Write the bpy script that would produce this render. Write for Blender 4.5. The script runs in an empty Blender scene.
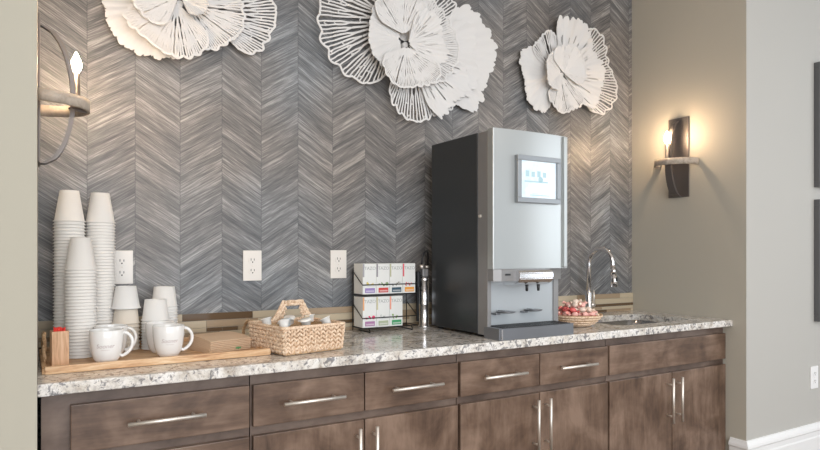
import bpy, bmesh, math, random
from mathutils import Vector, Matrix
PI = math.pi
rnd = random.Random(7)
scene = bpy.context.scene
COL = scene.collection

# ------------------------------------------------------------------ camera
cam_d = bpy.data.cameras.new('camera')
cam = bpy.data.objects.new('camera', cam_d); COL.objects.link(cam)
cam.location = (0, -2.436, 1.19)
cam.rotation_euler = (PI/2, 0, -math.radians(30.8))
cam_d.sensor_width = 36; cam_d.lens = 620/820*36
cam_d.shift_y = 28/820
cam_d.clip_start = 0.02
scene.camera = cam
# ------------------------------------------------------------------ world, lights, exposure
w = bpy.data.worlds.new('world'); scene.world = w; w.use_nodes = True
w.node_tree.nodes['Background'].inputs[0].default_value = (0.86, 0.93, 1.0, 1)
w.node_tree.nodes['Background'].inputs[1].default_value = 1.0
scene.view_settings.view_transform = 'Standard'
scene.view_settings.look = 'None'
scene.view_settings.gamma = 1
scene.view_settings.use_curve_mapping = False
scene.view_settings.exposure = 0.0

def area(name, loc, target, size, sizey, power, col):
    d = bpy.data.lights.new(name, 'AREA'); d.shape = 'RECTANGLE'; d.size = size; d.size_y = sizey
    d.energy = power; d.color = col
    o = bpy.data.objects.new(name, d); COL.objects.link(o); o.location = loc
    o.rotation_euler = (Vector(target)-Vector(loc)).to_track_quat('-Z', 'Y').to_euler()
    return o
area('window_daylight', (0.2, -5.6, 1.6), (1.4, 0, 1.0), 4.0, 2.0, 140, (0.93, 0.96, 1.0))
area('side_window_daylight', (5.2, -3.2, 1.7), (2.0, 0.0, 1.1), 1.8, 1.9, 26, (0.88, 0.94, 1.0))
area('overhead_fill_light', (1.4, -2.6, 2.72), (1.4, -2.2, 0), 3.4, 2.0, 55, (1.0, 0.95, 0.88))  # added soft fill from above, not a known ceiling fixture

# ------------------------------------------------------------------ materials
def mat(name, color=(.8, .8, .8), rough=.5, metal=0, spec=None, coat=0, emit=None, estr=0, trans=0):
    m = bpy.data.materials.new(name); m.use_nodes = True
    b = m.node_tree.nodes['Principled BSDF']
    b.inputs['Base Color'].default_value = (*color, 1)
    b.inputs['Roughness'].default_value = rough
    b.inputs['Metallic'].default_value = metal
    b.inputs['Coat Weight'].default_value = coat
    b.inputs['Transmission Weight'].default_value = trans
    if spec is not None: b.inputs['Specular IOR Level'].default_value = spec
    if emit: b.inputs['Emission Color'].default_value = (*emit, 1); b.inputs['Emission Strength'].default_value = estr
    return m
class NT:
    def __init__(s, m): s.t = m.node_tree; s.b = s.t.nodes['Principled BSDF']
    def n(s, typ, **kw):
        x = s.t.nodes.new(typ)
        for k, v in kw.items():
            if k in x.inputs.keys(): x.inputs[k].default_value = v
            else: setattr(x, k, v)
        return x
    def l(s, a, b): s.t.links.new(a, b)
    def math(s, op, a, b=None, c=None):
        x = s.t.nodes.new('ShaderNodeMath'); x.operation = op
        for i, v in enumerate((a, b, c)):
            if v is None: continue
            if isinstance(v, (int, float)): x.inputs[i].default_value = v
            else: s.l(v, x.inputs[i])
        return x.outputs[0]
    def ramp(s, fac, stops, interp='LINEAR'):
        r = s.t.nodes.new('ShaderNodeValToRGB'); r.color_ramp.interpolation = interp
        e = r.color_ramp.elements
        while len(e) < len(stops): e.new(0.5)
        for k, (p, c) in zip(e, stops): k.position = p; k.color = (*c, 1)
        s.l(fac, r.inputs[0]); return r.outputs[0]
    def mix(s, fac, a, b, typ='MIX'):
        x = s.t.nodes.new('ShaderNodeMix'); x.data_type = 'RGBA'; x.blend_type = typ
        if isinstance(fac, (int, float)): x.inputs[0].default_value = fac
        else: s.l(fac, x.inputs[0])
        for i, v in ((6, a), (7, b)):
            if isinstance(v, tuple): x.inputs[i].default_value = (*v, 1)
            else: s.l(v, x.inputs[i])
        return x.outputs[2]
    def coords(s, scale=(1, 1, 1), which='Object', rot=(0, 0, 0)):
        tc = s.n('ShaderNodeTexCoord'); mp = s.n('ShaderNodeMapping')
        mp.inputs['Scale'].default_value = scale; mp.inputs['Rotation'].default_value = rot
        s.l(tc.outputs[which], mp.inputs[0]); return mp.outputs[0]
    def noise(s, vec, scale, detail=3, rough=.55, dist=0):
        x = s.n('ShaderNodeTexNoise'); x.inputs['Scale'].default_value = scale
        x.inputs['Detail'].default_value = detail; x.inputs['Roughness'].default_value = rough
        x.inputs['Distortion'].default_value = dist
        s.l(vec, x.inputs['Vector']); return x.outputs[0]
    def bump(s, h, strength=.3, dist=.002):
        b = s.n('ShaderNodeBump'); b.inputs['Strength'].default_value = strength; b.inputs['Distance'].default_value = dist
        s.l(h, b.inputs['Height']); s.l(b.outputs[0], s.b.inputs['Normal'])

def paint_mat(name, col):
    m = mat(name, col, .75); t = NT(m)
    v = t.coords(); n = t.noise(v, 350, 2)
    t.bump(n, .06, .001); return m
M = {}
M['wall_paint'] = paint_mat('wall_paint', (.50, .465, .395))
M['outer_paint'] = paint_mat('outer_paint', (.49, .48, .45))
M['left_paint'] = paint_mat('left_paint', (.465, .44, .365))
M['ceiling'] = paint_mat('ceiling_paint', (.85, .84, .82))
M['trim'] = mat('trim_white', (.86, .86, .86), .35)

def wallpaper():
    m = mat('chevron_wallpaper', (.3, .3, .3), .42); t = NT(m)
    tc = t.n('ShaderNodeTexCoord'); sp = t.n('ShaderNodeSeparateXYZ'); t.l(tc.outputs['Object'], sp.inputs[0])
    x, z = sp.outputs[0], sp.outputs[2]
    W = .1548
    p = t.math('DIVIDE', t.math('SUBTRACT', x, .14 - 20*W), W)
    col = t.math('FLOOR', p)
    fr = t.math('FRACT', p)
    md = t.math('MODULO', p, 2)
    tri = t.math('SUBTRACT', 1, t.math('ABSOLUTE', t.math('SUBTRACT', md, 1)))
    v = t.math('SUBTRACT', z, t.math('MULTIPLY', tri, .64*W))
    cv = t.math('MULTIPLY', col, 3.71)
    def streak(ax, vz, scale, detail=3):
        cmb = t.n('ShaderNodeCombineXYZ')
        t.l(t.math('MULTIPLY', x, ax), cmb.inputs[0]); t.l(cv, cmb.inputs[1]); t.l(t.math('MULTIPLY', v, vz), cmb.inputs[2])
        return t.noise(cmb.outputs[0], scale, detail, .6)
    big = streak(2.8, 42, 1, 3)
    mid = streak(8, 170, 1, 5)
    fine = streak(20, 430, 1, 4)
    # planks: one tone per band and column
    bandw = t.n('ShaderNodeTexWhiteNoise'); bandw.noise_dimensions = '2D'
    cmb = t.n('ShaderNodeCombineXYZ'); t.l(col, cmb.inputs[0]); t.l(t.math('FLOOR', t.math('DIVIDE', t.math('ADD', v, t.math('MULTIPLY', col, .013)), .043)), cmb.inputs[1])
    t.l(cmb.outputs[0], bandw.inputs['Vector'])
    s = t.math('ADD', t.math('MULTIPLY', big, .46), t.math('MULTIPLY', mid, .60))
    s = t.math('ADD', s, t.math('MULTIPLY', fine, .70))
    s = t.math('ADD', s, t.math('MULTIPLY', bandw.outputs[0], .10))
    patch = t.noise(t.coords((1, 1, 1)), 2.6, 3, .6)
    s = t.math('ADD', s, t.math('MULTIPLY', patch, .22))
    s = t.math('SUBTRACT', s, .54)
    c = t.ramp(s, [(.26, (.066, .067, .070)), (.43, (.132, .130, .131)), (.55, (.208, .203, .200)), (.72, (.42, .41, .395))])
    # warm and cool patches of the printed wood
    tone = t.noise(t.coords((1.2, 1, 1.0)), 1.6, 1)
    tint = t.ramp(tone, [(.35, (.93, 1.0, 1.07)), (.65, (1.08, 1.0, .93))])
    c = t.mix(1.0, c, tint, 'MULTIPLY')
    seam = t.math('LESS_THAN', t.math('ABSOLUTE', t.math('SUBTRACT', fr, .5)), .490)
    c = t.mix(t.math('SUBTRACT', .45, t.math('MULTIPLY', seam, .45)), c, (.06, .06, .065))
    t.l(c, t.b.inputs['Base Color'])
    t.bump(s, .12, .001)
    return m
M['wallpaper'] = wallpaper()

def granite():
    m = mat('granite', (.6, .58, .55), .13, spec=.6); t = NT(m)
    v = t.coords()
    n1 = t.noise(v, 14, 5, .65, .8)
    n2 = t.noise(v, 60, 4, .7, .5)
    n3 = t.noise(v, 36, 4, .6, 1.4)
    n4 = t.noise(t.coords((1, 1, 1), rot=(.4, .9, .2)), 130, 3, .7)
    base = t.ramp(n1, [(.33, (.40, .34, .28)), (.45, (.72, .68, .62)), (.62, (.86, .84, .81))])
    gr = t.ramp(n2, [(.48, (0, 0, 0)), (.62, (1, 1, 1))])
    c = t.mix(t.math('MULTIPLY', gr, .55), base, (.36, .33, .31))
    dk = t.ramp(n3, [(.545, (0, 0, 0)), (.60, (1, 1, 1))])
    c = t.mix(t.math('MULTIPLY', dk, .75), c, (.11, .11, .125))
    sp = t.ramp(n4, [(.60, (0, 0, 0)), (.68, (1, 1, 1))])
    c = t.mix(t.math('MULTIPLY', sp, .7), c, (.13, .09, .075))
    t.l(c, t.b.inputs['Base Color']); return m
M['granite'] = granite()

def wood(name, c0, c1, c2, sc, rough=.4, blotch=True, coat=0, gs=1.0):
    m = mat(name, c1, rough, coat=coat); t = NT(m)
    ob = t.n('ShaderNodeObjectInfo')
    tc = t.n('ShaderNodeTexCoord')
    add = t.n('ShaderNodeVectorMath'); add.operation = 'ADD'
    mul = t.n('ShaderNodeVectorMath'); mul.operation = 'SCALE'; mul.inputs['Scale'].default_value = 13.0
    cmb = t.n('ShaderNodeCombineXYZ')
    for i in range(3): t.l(ob.outputs['Random'], cmb.inputs[i])
    t.l(cmb.outputs[0], mul.inputs[0]); t.l(tc.outputs['Object'], add.inputs[0]); t.l(mul.outputs[0], add.inputs[1])
    mp = t.n('ShaderNodeMapping'); mp.inputs['Scale'].default_value = sc; t.l(add.outputs[0], mp.inputs[0])
    g = t.noise(mp.outputs[0], 9*gs, 5, .62, .6)
    f = t.noise(mp.outputs[0], 45*gs, 3, .6)
    s = t.math('ADD', t.math('MULTIPLY', g, .75), t.math('MULTIPLY', f, .25))
    if blotch:
        bl = t.noise(add.outputs[0], 5.5, 4, .6, .5)
        s = t.math('ADD', t.math('MULTIPLY', s, .45), t.math('MULTIPLY', bl, .60))
    c = t.ramp(s, [(.36, c0), (.5, c1), (.66, c2)])
    t.l(c, t.b.inputs['Base Color']); t.bump(f, .05, .001); return m
CW = ((.055, .031, .021), (.135, .083, .056), (.255, .172, .125))
M['wood_h'] = wood('stained_maple_horizontal', *CW, (.35, 1.5, 2.2), .36)
M['wood_v'] = wood('stained_maple_vertical', *CW, (2.2, 1.5, .35), .36)
M['frame_wood'] = wood('stained_maple_frame', (.07, .045, .034), (.125, .085, .066), (.20, .145, .115), (.5, 1, 1.5), .4)
M['kick'] = mat('toe_kick_dark', (.03, .022, .018), .6)
M['tray_wood'] = wood('acacia_tray', (.42, .21, .095), (.66, .41, .22), (.83, .62, .40), (.5, 3.0, 6.0), .45, False, gs=1.6)
M['box_wood'] = wood('bamboo_box', (.50, .27, .14), (.68, .42, .25), (.80, .56, .37), (8, 8, .6), .5, False)
M['kraft'] = mat('kraft_paper', (.62, .45, .31), .9)
M['kraft_green'] = mat('green_print', (.10, .30, .12), .8)
M['sconce_wood'] = wood('weathered_wood', (.34, .28, .22), (.48, .41, .34), (.60, .53, .45), (3, 3, 3), .6, False)
M['sconce_metal'] = mat('bronze_dark', (.17, .15, .14), .42, .6)
M['candle_metal'] = mat('candle_sleeve', (.15, .13, .12), .4, .5)
M['bulb'] = mat('lit_bulb', (1, .9, .75), .3, emit=(1.0, .72, .46), estr=380)
M['paper'] = mat('white_paper_cup', (.90, .87, .83), .6)
M['cream_paper'] = mat('cream_paper_cup', (.80, .72, .62), .6)
M['plastic_cup'] = mat('white_foam_cup', (.86, .85, .83), .45)
M['ceramic'] = mat('white_ceramic', (.86, .85, .83), .12, coat=.4)
M['mug_print'] = mat('mug_print', (.52, .44, .43), .5)
M['rattan'] = wood('rattan', (.30, .16, .08), (.55, .36, .20), (.74, .55, .36), (20, 20, 20), .6, False)
M['seagrass'] = wood('seagrass', (.45, .26, .15), (.80, .60, .43), (.95, .80, .64), (14, 14, 14), .7, False)
M['steel_brushed'] = mat('brushed_nickel', (.82, .77, .71), .42, .85)
M['chrome'] = mat('chrome', (.80, .80, .82), .17, 1)
M['sink_steel'] = mat('sink_steel', (.45, .45, .46), .24, 1)
M['black'] = mat('black_plastic', (.018, .019, .021), .35)
M['black_wire'] = mat('black_wire', (.02, .02, .02), .4, .3)
M['machine_black'] = mat('machine_black', (.030, .034, .038), .30)
M['machine_grey'] = mat('machine_grey', (.27, .265, .265), .38, .4)
M['machine_silver'] = mat('machine_silver', (.46, .478, .475), .30, .60)
M['machine_light'] = mat('machine_light', (.44, .47, .49), .34, .35)
M['machine_tray'] = mat('machine_tray', (.22, .23, .25), .3, .6)
M['bezel'] = mat('screen_bezel', (.30, .32, .34), .3, .4)
M['outlet'] = mat('outlet_plastic', (.80, .76, .71), .35)
M['outlet_white'] = mat('outlet_plastic_white', (.88, .88, .88), .35)
M['slot'] = mat('slot_dark', (.05, .04, .04), .6)
M['art'] = mat('art_white', (.73, .715, .70), .45)
M['tile_beige'] = mat('tile_beige', (.50, .42, .30), .3)
M['tile_brown'] = mat('tile_brown', (.13, .085, .05), .12)
M['tile_tan'] = mat('tile_tan', (.36, .27, .18), .25)
M['grout'] = mat('grout', (.42, .37, .30), .9)
M['floor'] = wood('oak_floor', (.18, .12, .08), (.27, .19, .13), (.35, .26, .18), (.4, 4, 1), .35, False)
M['glass'] = mat('picture_glass', (.62, .64, .64), .08)
M['picture_frame'] = mat('picture_frame', (.12, .12, .125), .35, .3)
M['mat_board'] = mat('mat_board', (.80, .80, .78), .8)

def screen_mat():
    m = mat('screen', (.05, .05, .05), .15); t = NT(m)
    v = t.coords((1, 1, 1)); n = t.noise(v, 30, 1)
    c = t.ramp(n, [(.3, (.72, .90, 1.0)), (.7, (.93, .98, 1.0))])
    t.l(c, t.b.inputs['Emission Color']); t.b.inputs['Emission Strength'].default_value = 1.05
    return m
M['screen'] = screen_mat()
M['screen_print'] = mat('screen_print', (.1, .1, .1), .3, emit=(.45, .70, .78), estr=.9)
M['screen_pale'] = mat('screen_pale', (.1, .1, .1), .3, emit=(.98, .90, .92), estr=.95)

# ------------------------------------------------------------------ mesh helpers
def bx(bm, x0, x1, y0, y1, z0, z1, mi=0, bev=0):
    r = bmesh.ops.create_cube(bm, size=1)
    vs = r['verts']
    for v in vs:
        v.co = Vector(((x0+x1)/2 + v.co.x*(x1-x0), (y0+y1)/2 + v.co.y*(y1-y0), (z0+z1)/2 + v.co.z*(z1-z0)))
    fs = set(f for v in vs for f in v.link_faces)
    for f in fs: f.material_index = mi
    if bev:
        es = list(set(e for v in vs for e in v.link_edges))
        r2 = bmesh.ops.bevel(bm, geom=es, offset=bev, segments=2, affect='EDGES', profile=.6)
        for f in r2['faces']: f.material_index = mi
def cyl(bm, p0, p1, r0, r1=None, seg=16, caps=True):
    p0, p1 = Vector(p0), Vector(p1); r1 = r0 if r1 is None else r1
    d = p1-p0; q = d.to_track_quat('Z', 'Y')
    A, B = [], []
    for i in range(seg):
        a = 2*PI*i/seg; o = Vector((math.cos(a), math.sin(a), 0))
        A.append(bm.verts.new(p0+q@(o*r0))); B.append(bm.verts.new(p1+q@(o*r1)))
    for i in range(seg):
        j = (i+1) % seg; f = bm.faces.new((A[i], A[j], B[j], B[i])); f.smooth = True
    if caps: bm.faces.new(A[::-1]); bm.faces.new(B)
def tube(bm, pts, r, seg=8, caps=True, closed=False):
    pts = [Vector(p) for p in pts]; n = len(pts); rings = []
    up = None
    for i, p in enumerate(pts):
        if closed: d = pts[(i+1) % n]-pts[i-1]
        else: d = pts[min(i+1, n-1)]-pts[max(i-1, 0)]
        d.normalize()
        if up is None:
            up = Vector((0, 0, 1)) if abs(d.z) < .9 else Vector((1, 0, 0))
        u = (up - d*up.dot(d)); u.normalize(); s = d.cross(u); up = u
        rr = r[i] if isinstance(r, (list, tuple)) else r
        rings.append([bm.verts.new(p + (u*math.cos(2*PI*k/seg)+s*math.sin(2*PI*k/seg))*rr) for k in range(seg)])
    m = n if closed else n-1
    for i in range(m):
        A, B = rings[i], rings[(i+1) % n]
        for k in range(seg):
            j = (k+1) % seg; f = bm.faces.new((A[k], A[j], B[j], B[k])); f.smooth = True
    if caps and not closed: bm.faces.new(rings[0][::-1]); bm.faces.new(rings[-1])
def lathe(bm, prof, seg=32, c=(0, 0, 0), smooth=True):
    rings = []
    for r, z in prof:
        if r < 1e-6: rings.append([bm.verts.new((c[0], c[1], c[2]+z))])
        else: rings.append([bm.verts.new((c[0]+r*math.cos(2*PI*k/seg), c[1]+r*math.sin(2*PI*k/seg), c[2]+z)) for k in range(seg)])
    for A, B in zip(rings, rings[1:]):
        for k in range(seg):
            j = (k+1) % seg
            if len(A) == 1 and len(B) == 1: continue
            if len(A) == 1: f = bm.faces.new((A[0], B[j], B[k]))
            elif len(B) == 1: f = bm.faces.new((A[k], A[j], B[0]))
            else: f = bm.faces.new((A[k], A[j], B[j], B[k]))
            f.smooth = smooth
def blob(bm, c, r, rot=None, sub=1):
    q = bmesh.ops.create_icosphere(bm, subdivisions=sub, radius=1)
    R = rot or Matrix.Identity(3)
    for v in q['verts']:
        v.co = Vector(c) + R @ Vector((v.co.x*r[0], v.co.y*r[1], v.co.z*r[2]))
        for f in v.link_faces: f.smooth = True
def prism(bm, pts, h, axis='z', base=0):
    """polygon pts extruded"""
    def P(a, b, t):
        return {'z': (a, b, t), 'y': (a, t, b), 'x': (t, a, b)}[axis]
    A = [bm.verts.new(P(a, b, base)) for a, b in pts]; B = [bm.verts.new(P(a, b, base+h)) for a, b in pts]
    n = len(pts)
    for i in range(n):
        j = (i+1) % n; bm.faces.new((A[i], A[j], B[j], B[i]))
    bm.faces.new(A[::-1]); bm.faces.new(B)
def new(): return bmesh.new()
def finish(name, bm, ms, parent=None, smooth=False, off=None):
    if off is not None: bmesh.ops.translate(bm, verts=bm.verts, vec=-Vector(off))
    bmesh.ops.recalc_face_normals(bm, faces=bm.faces)
    me = bpy.data.meshes.new(name); bm.to_mesh(me); bm.free()
    for m in (ms if isinstance(ms, (list, tuple)) else [ms]): me.materials.append(m if not isinstance(m, str) else M[m])
    o = bpy.data.objects.new(name, me); COL.objects.link(o)
    if parent: o.parent = parent
    return o
def thing(name, label, cat, loc=(0, 0, 0), rz=0, group=None):
    o = bpy.data.objects.new(name, None); COL.objects.link(o); o.empty_display_size = .05
    o.location = loc; o.rotation_euler = (0, 0, rz)
    return tag(o, label, cat, group)
def tag(o, label, cat, group=None):
    o['label'] = label; o['category'] = cat
    if group: o['group'] = group
    return o
def rootloc(o):
    v = Vector((0, 0, 0))
    while o: v += Vector(o.location); o = o.parent
    return v
def wpart(name, bm, ms, parent):           # mesh given in room coordinates under an unrotated thing
    return finish(name, bm, ms, parent, off=rootloc(parent))
def struct(name, bm, ms):
    o = finish(name, bm, ms); o['kind'] = 'structure'; return o
def dup(root, loc, rz=None, label=None, group=None):
    def cp(o, par):
        c = o.copy(); COL.objects.link(c)
        if par: c.parent = par
        for ch in list(o.children): cp(ch, c)
        return c
    r = cp(root, None); r.location = loc
    if rz is not None: r.rotation_euler = (0, 0, rz)
    if label: r['label'] = label
    if group: r['group'] = group
    return r
def text_mesh(txt, size, fn=None, depth=.0004):
    cu = bpy.data.curves.new('lettering', 'FONT'); cu.body = txt; cu.size = size; cu.align_x = 'CENTER'; cu.align_y = 'CENTER'
    cu.resolution_u = 3; cu.extrude = depth
    to = bpy.data.objects.new('lettering', cu); COL.objects.link(to)
    bpy.context.view_layer.update()
    me = bpy.data.meshes.new_from_object(to.evaluated_get(bpy.context.evaluated_depsgraph_get()))
    bm = bmesh.new(); bm.from_mesh(me)
    bpy.data.objects.remove(to); bpy.data.meshes.remove(me); bpy.data.curves.remove(cu)
    if fn:
        for v in bm.verts: v.co = Vector(fn(v.co))
    return bm

# ------------------------------------------------------------------ setting
XR = 2.955; XL = -.007; YN = -.68; CZ = 2.75; CT = .858
b = new(); bx(b, -.2, 3.15, 0, .12, 0, CZ); struct('wall_back', b, 'wallpaper')
b = new(); bx(b, XR, 5.6, YN, 0, 0, CZ); struct('wall_right', b, ['wall_paint', 'outer_paint'])
o = bpy.data.objects['wall_right']
for p in o.data.polygons:
    if p.normal.y < -.5: p.material_index = 1
b = new(); bx(b, -2.6, XL, YN, 0, 0, CZ); struct('wall_left', b, ['wall_paint', 'left_paint'])
for p in bpy.data.objects['wall_left'].data.polygons:
    if p.normal.y < -.5: p.material_index = 1
b = new(); bx(b, 5.6, 5.72, -6, 0, 0, .7); bx(b, 5.6, 5.72, -6, -4.4, .7, CZ); bx(b, 5.6, 5.72, -2.2, 0, .7, CZ); bx(b, 5.6, 5.72, -4.4, -2.2, 2.6, CZ)
struct('wall_far_right', b, 'outer_paint')
b = new(); bx(b, -2.72, -2.6, -6, 0, 0, CZ); struct('wall_far_left', b, 'left_paint')
b = new(); bx(b, -2.72, 5.72, -6.2, .12, -.08, 0); struct('floor', b, 'floor')
b = new(); bx(b, -2.72, 5.72, -6.2, .12, CZ, CZ+.08); struct('ceiling', b, 'ceiling')
def baseboard(name, pts):     # profile swept along a horizontal polyline; pts with outward normals
    prof = [(0, 0), (.016, 0), (.016, .20), (.013, .208), (.013, .232), (.020, .240), (.018, .252), (.010, .262), (.006, .272), (0, .274)]
    bm = new(); rings = []
    for (x, y, nx, ny) in pts: rings.append([bm.verts.new((x+nx*d, y+ny*d, z)) for d, z in prof])
    for A, B in zip(rings, rings[1:]):
        for i in range(len(prof)-1): bm.faces.new((A[i], A[i+1], B[i+1], B[i]))
    for R in (rings[0], rings[-1]): bm.faces.new(R)
    return struct(name, bm, 'trim')
baseboard('baseboard_right', [(XR, -.60, -1, 0), (XR, YN, -1, -1), (5.6, YN, 0, -1)])
baseboard('baseboard_left', [(-2.6, YN, 0, -1), (XL-.001, YN, 0, -1)])

# ------------------------------------------------------------------ backsplash
def backsplash():
    bm = new()
    bx(bm, XL, XR, -.006, 0, CT, .96, 0)
    r = random.Random(3)
    rows = [(CT+.001, CT+.014, 's'), (CT+.016, CT+.030, 'b'), (CT+.032, CT+.046, 's'), (CT+.048, CT+.074, 'b'), (CT+.076, .960, 't')]
    for z0, z1, kind in rows:
        x = XL+.001
        while x < XR-.01:
            L = {'s': r.choice((.10, .15, .06)), 'b': r.choice((.20, .30, .15)), 't': r.choice((.28, .22, .34))}[kind]
            x1 = min(x+L, XR-.001)
            if kind == 's': mi = r.choice((2, 2, 3, 1))
            elif kind == 'b': mi = r.choice((1, 1, 3, 1, 2) if L < .2 else (1, 1, 3))
            else:
                mi = 1 if r.random() < .8 else 3
                if x < .4555 < x1: x1 = .456
                elif abs(x-.456) < .002: x1 = .722; mi = 2
            bx(bm, x, x1-.0015, -.010, -.005, z0, z1, mi)
            x = x1
    o = finish('tile_backsplash', bm, ['grout', 'tile_beige', 'tile_brown', 'tile_tan'])
    tag(o, 'low strip of beige and brown mosaic tile along the wall behind the counter', 'backsplash')
backsplash()

# ------------------------------------------------------------------ worktop and sink
SX0, SX1, SY0, SY1 = 2.27, 2.80, -.50, -.15
def rrect(x0, x1, y0, y1, r, n=6):
    P = []
    for cx, cy, a0 in ((x1-r, y1-r, 0), (x0+r, y1-r, 90), (x0+r, y0+r, 180), (x1-r, y0+r, 270)):
        for i in range(n+1):
            a = math.radians(a0+90*i/n); P.append((cx+r*math.cos(a), cy+r*math.sin(a)))
    return P
def worktop():
    bm = new()
    outer = [(XL+.0005, -.612), (XR-.0005, -.612), (XR-.0005, -.0005), (XL+.0005, -.0005)]
    inner = rrect(SX0, SX1, SY0, SY1, .05)
    es = []
    for loop in (outer, inner):
        vs = [bm.verts.new((x, y, CT)) for x, y in loop]
        es += [bm.edges.new((vs[i], vs[(i+1) % len(vs)])) for i in range(len(vs))]
    bmesh.ops.triangle_fill(bm, use_beauty=True, edges=es)
    r = bmesh.ops.extrude_face_region(bm, geom=list(bm.faces))
    for v in [g for g in r['geom'] if isinstance(g, bmesh.types.BMVert)]: v.co.z -= .032
    fe = [e for e in bm.edges if all(abs(v.co.y+.612) < 1e-4 for v in e.verts) and abs(e.verts[0].co.z-e.verts[1].co.z) < 1e-4]
    bmesh.ops.bevel(bm, geom=fe, offset=.004, segments=3, affect='EDGES', profile=.5)
    o = finish('granite_worktop', bm, 'granite')
    tag(o, 'long speckled white and grey granite worktop over the brown cabinets', 'countertop')
worktop()
def sink():
    t = thing('kitchen_sink', 'undermount steel sink let into the granite in front of the tap', 'sink', ((SX0+SX1)/2, (SY0+SY1)/2, CT-.032-.17))
    bm = new()
    loops = []
    for ins, z, r in ((-.012, CT-.0325, .06), (.0, CT-.0325, .05), (.004, CT-.10, .05), (.012, CT-.18, .06), (.03, CT-.195, .05)):
        loops.append([bm.verts.new((x, y, z)) for x, y in rrect(SX0+ins, SX1-ins, SY0+ins, SY1-ins, r)])
    for A, B in zip(loops, loops[1:]):
        for i in range(len(A)):
            j = (i+1) % len(A); f = bm.faces.new((A[i], A[j], B[j], B[i])); f.smooth = True
    bm.faces.new(loops[-1])
    basin = wpart('basin', bm, 'sink_steel', t)
    m = basin.modifiers.new('thick', 'SOLIDIFY'); m.thickness = .0015; m.offset = -1
    bm = new(); lathe(bm, [(0, 0), (.045, 0), (.045, .003), (.03, .002), (0, .001)], 24, ((SX0+SX1)/2, (SY0+SY1)/2+.02, CT-.1945))
    wpart('drain', bm, 'chrome', t)
sink()
def faucet():
    x, y = 2.51, -.085
    t = thing('kitchen_tap', 'tall gooseneck chrome pull-down tap behind the sink', 'faucet', (x, y, CT))
    bm = new(); lathe(bm, [(0, 0), (.028, 0), (.028, .004), (.024, .010), (.019, .014), (.0185, .12), (.016, .126), (.0115, .13)], 24, (x, y, CT)); wpart('tap_body', bm, 'chrome', t)
    bm = new(); R = .080; cz = 1.224-.012-R
    pts = [(x, y, CT+.12), (x, y, cz)] + [(x, y-R+R*math.cos(a), cz+R*math.sin(a)) for a in [PI*i/20 for i in range(1, 20)]] + [(x, y-2*R, cz), (x, y-2*R-.003, cz-.02)]
    tube(bm, pts, .0125, 14); wpart('gooseneck', bm, 'chrome', t)
    bm = new(); yy = y-2*R-.003
    cyl(bm, (x, yy, cz-.018), (x, yy-.004, cz-.05), .013, .015, 20); cyl(bm, (x, yy-.004, cz-.052), (x, yy-.010, cz-.115), .0155, .0175, 20)
    h = wpart('spray_head', bm, 'chrome', t)
    bm = new(); bx(bm, x-.005, x+.005, yy-.027, yy-.020, cz-.085, cz-.065, 0, .0015); wpart('spray_button', bm, 'black', h)
    bm = new(); cyl(bm, (x+.015, y, CT+.055), (x+.042, y, CT+.055), .013, .012, 18)
    tube(bm, [(x+.036, y, CT+.06), (x+.040, y, CT+.10), (x+.036, y, CT+.135)], [.006, .005, .0045], 10)
    wpart('lever', bm, 'steel_brushed', t)
faucet()

# ------------------------------------------------------------------ cabinets
ZD0, ZD1, ZT, ZB = .662, .789, .634, .11
def bar_pull(parent, p, vertical, L=.205, ins=.03):
    bm = new(); yb = -.615; x, z = p
    if vertical:
        cyl(bm, (x, yb, z-L/2), (x, yb, z+L/2), .006, seg=12)
        for s in (-1, 1): cyl(bm, (x, -.579, z+s*(L/2-ins)), (x, yb, z+s*(L/2-ins)), .0045, seg=10)
    else:
        cyl(bm, (x-L/2, yb, z), (x+L/2, yb, z), .006, seg=12)
        for s in (-1, 1): cyl(bm, (x+s*(L/2-ins), -.579, z), (x+s*(L/2-ins), yb, z), .0045, seg=10)
    return wpart('handle', bm, 'steel_brushed', parent)
def cabinet(x0, x1, label, drawers, doors, fills=()):
    t = thing('base_cabinet', label, 'cabinet', ((x0+x1)/2, -.3, 0), group='stained wood base cabinets')
    g = .0015
    bm = new()
    bx(bm, x0+g, x0+g+.018, -.545, -.012, .0, .8255); bx(bm, x1-g-.018, x1-g, -.545, -.012, .0, .8255)
    bx(bm, x0+g+.018, x1-g-.018, -.545, -.012, .10, .118); bx(bm, x0+g+.018, x1-g-.018, -.024, -.012, .118, .8255)
    wpart('carcass', bm, 'frame_wood', t)
    bm = new()
    bx(bm, x0+g, x1-g, -.560, -.545, .77, .8255); bx(bm, x0+g, x1-g, -.560, -.545, .60, .68); bx(bm, x0+g, x1-g, -.560, -.545, .10, .14)
    bx(bm, x0+g, x0+.04, -.5601, -.545, .10, .8255); bx(bm, x1-.04, x1-g, -.5601, -.545, .10, .8255)
    for q in fills: bx(bm, q[0], q[1], -.5602, -.545, .10, .8255)
    wpart('face_frame', bm, 'frame_wood', t)
    bm = new(); bx(bm, x0+g+.018, x1-g-.018, -.50, -.485, 0, .10); wpart('toe_kick', bm, 'kick', t)
    for (a, c, hx, zz) in drawers:
        z0, z1 = zz
        bm = new(); bx(bm, a, c, -.580, -.5605, z0, z1, 0, .0025)
        d = wpart('drawer_front', bm, 'wood_h', t)
        if hx is not None: bar_pull(d, (hx, (.727 if z1 > .7 else z1-.065)), False)
    for (a, c, hx) in doors:
        bm = new(); bx(bm, a, c, -.580, -.5605, ZB, ZT, 0, .0025)
        d = wpart('door', bm, 'wood_v', t)
        bar_pull(d, (hx, .5125), True)
    return t
Z = (ZD0, ZD1)
cabinet(0.0, .548, 'stained brown base cabinet with a stack of wide drawers, below the cup tray', [(.068, .5425, .305, Z), (.068, .5425, .305, (.39, ZT)), (.068, .5425, .305, (ZB, .362))], [], [(.0015, .075)])
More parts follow.
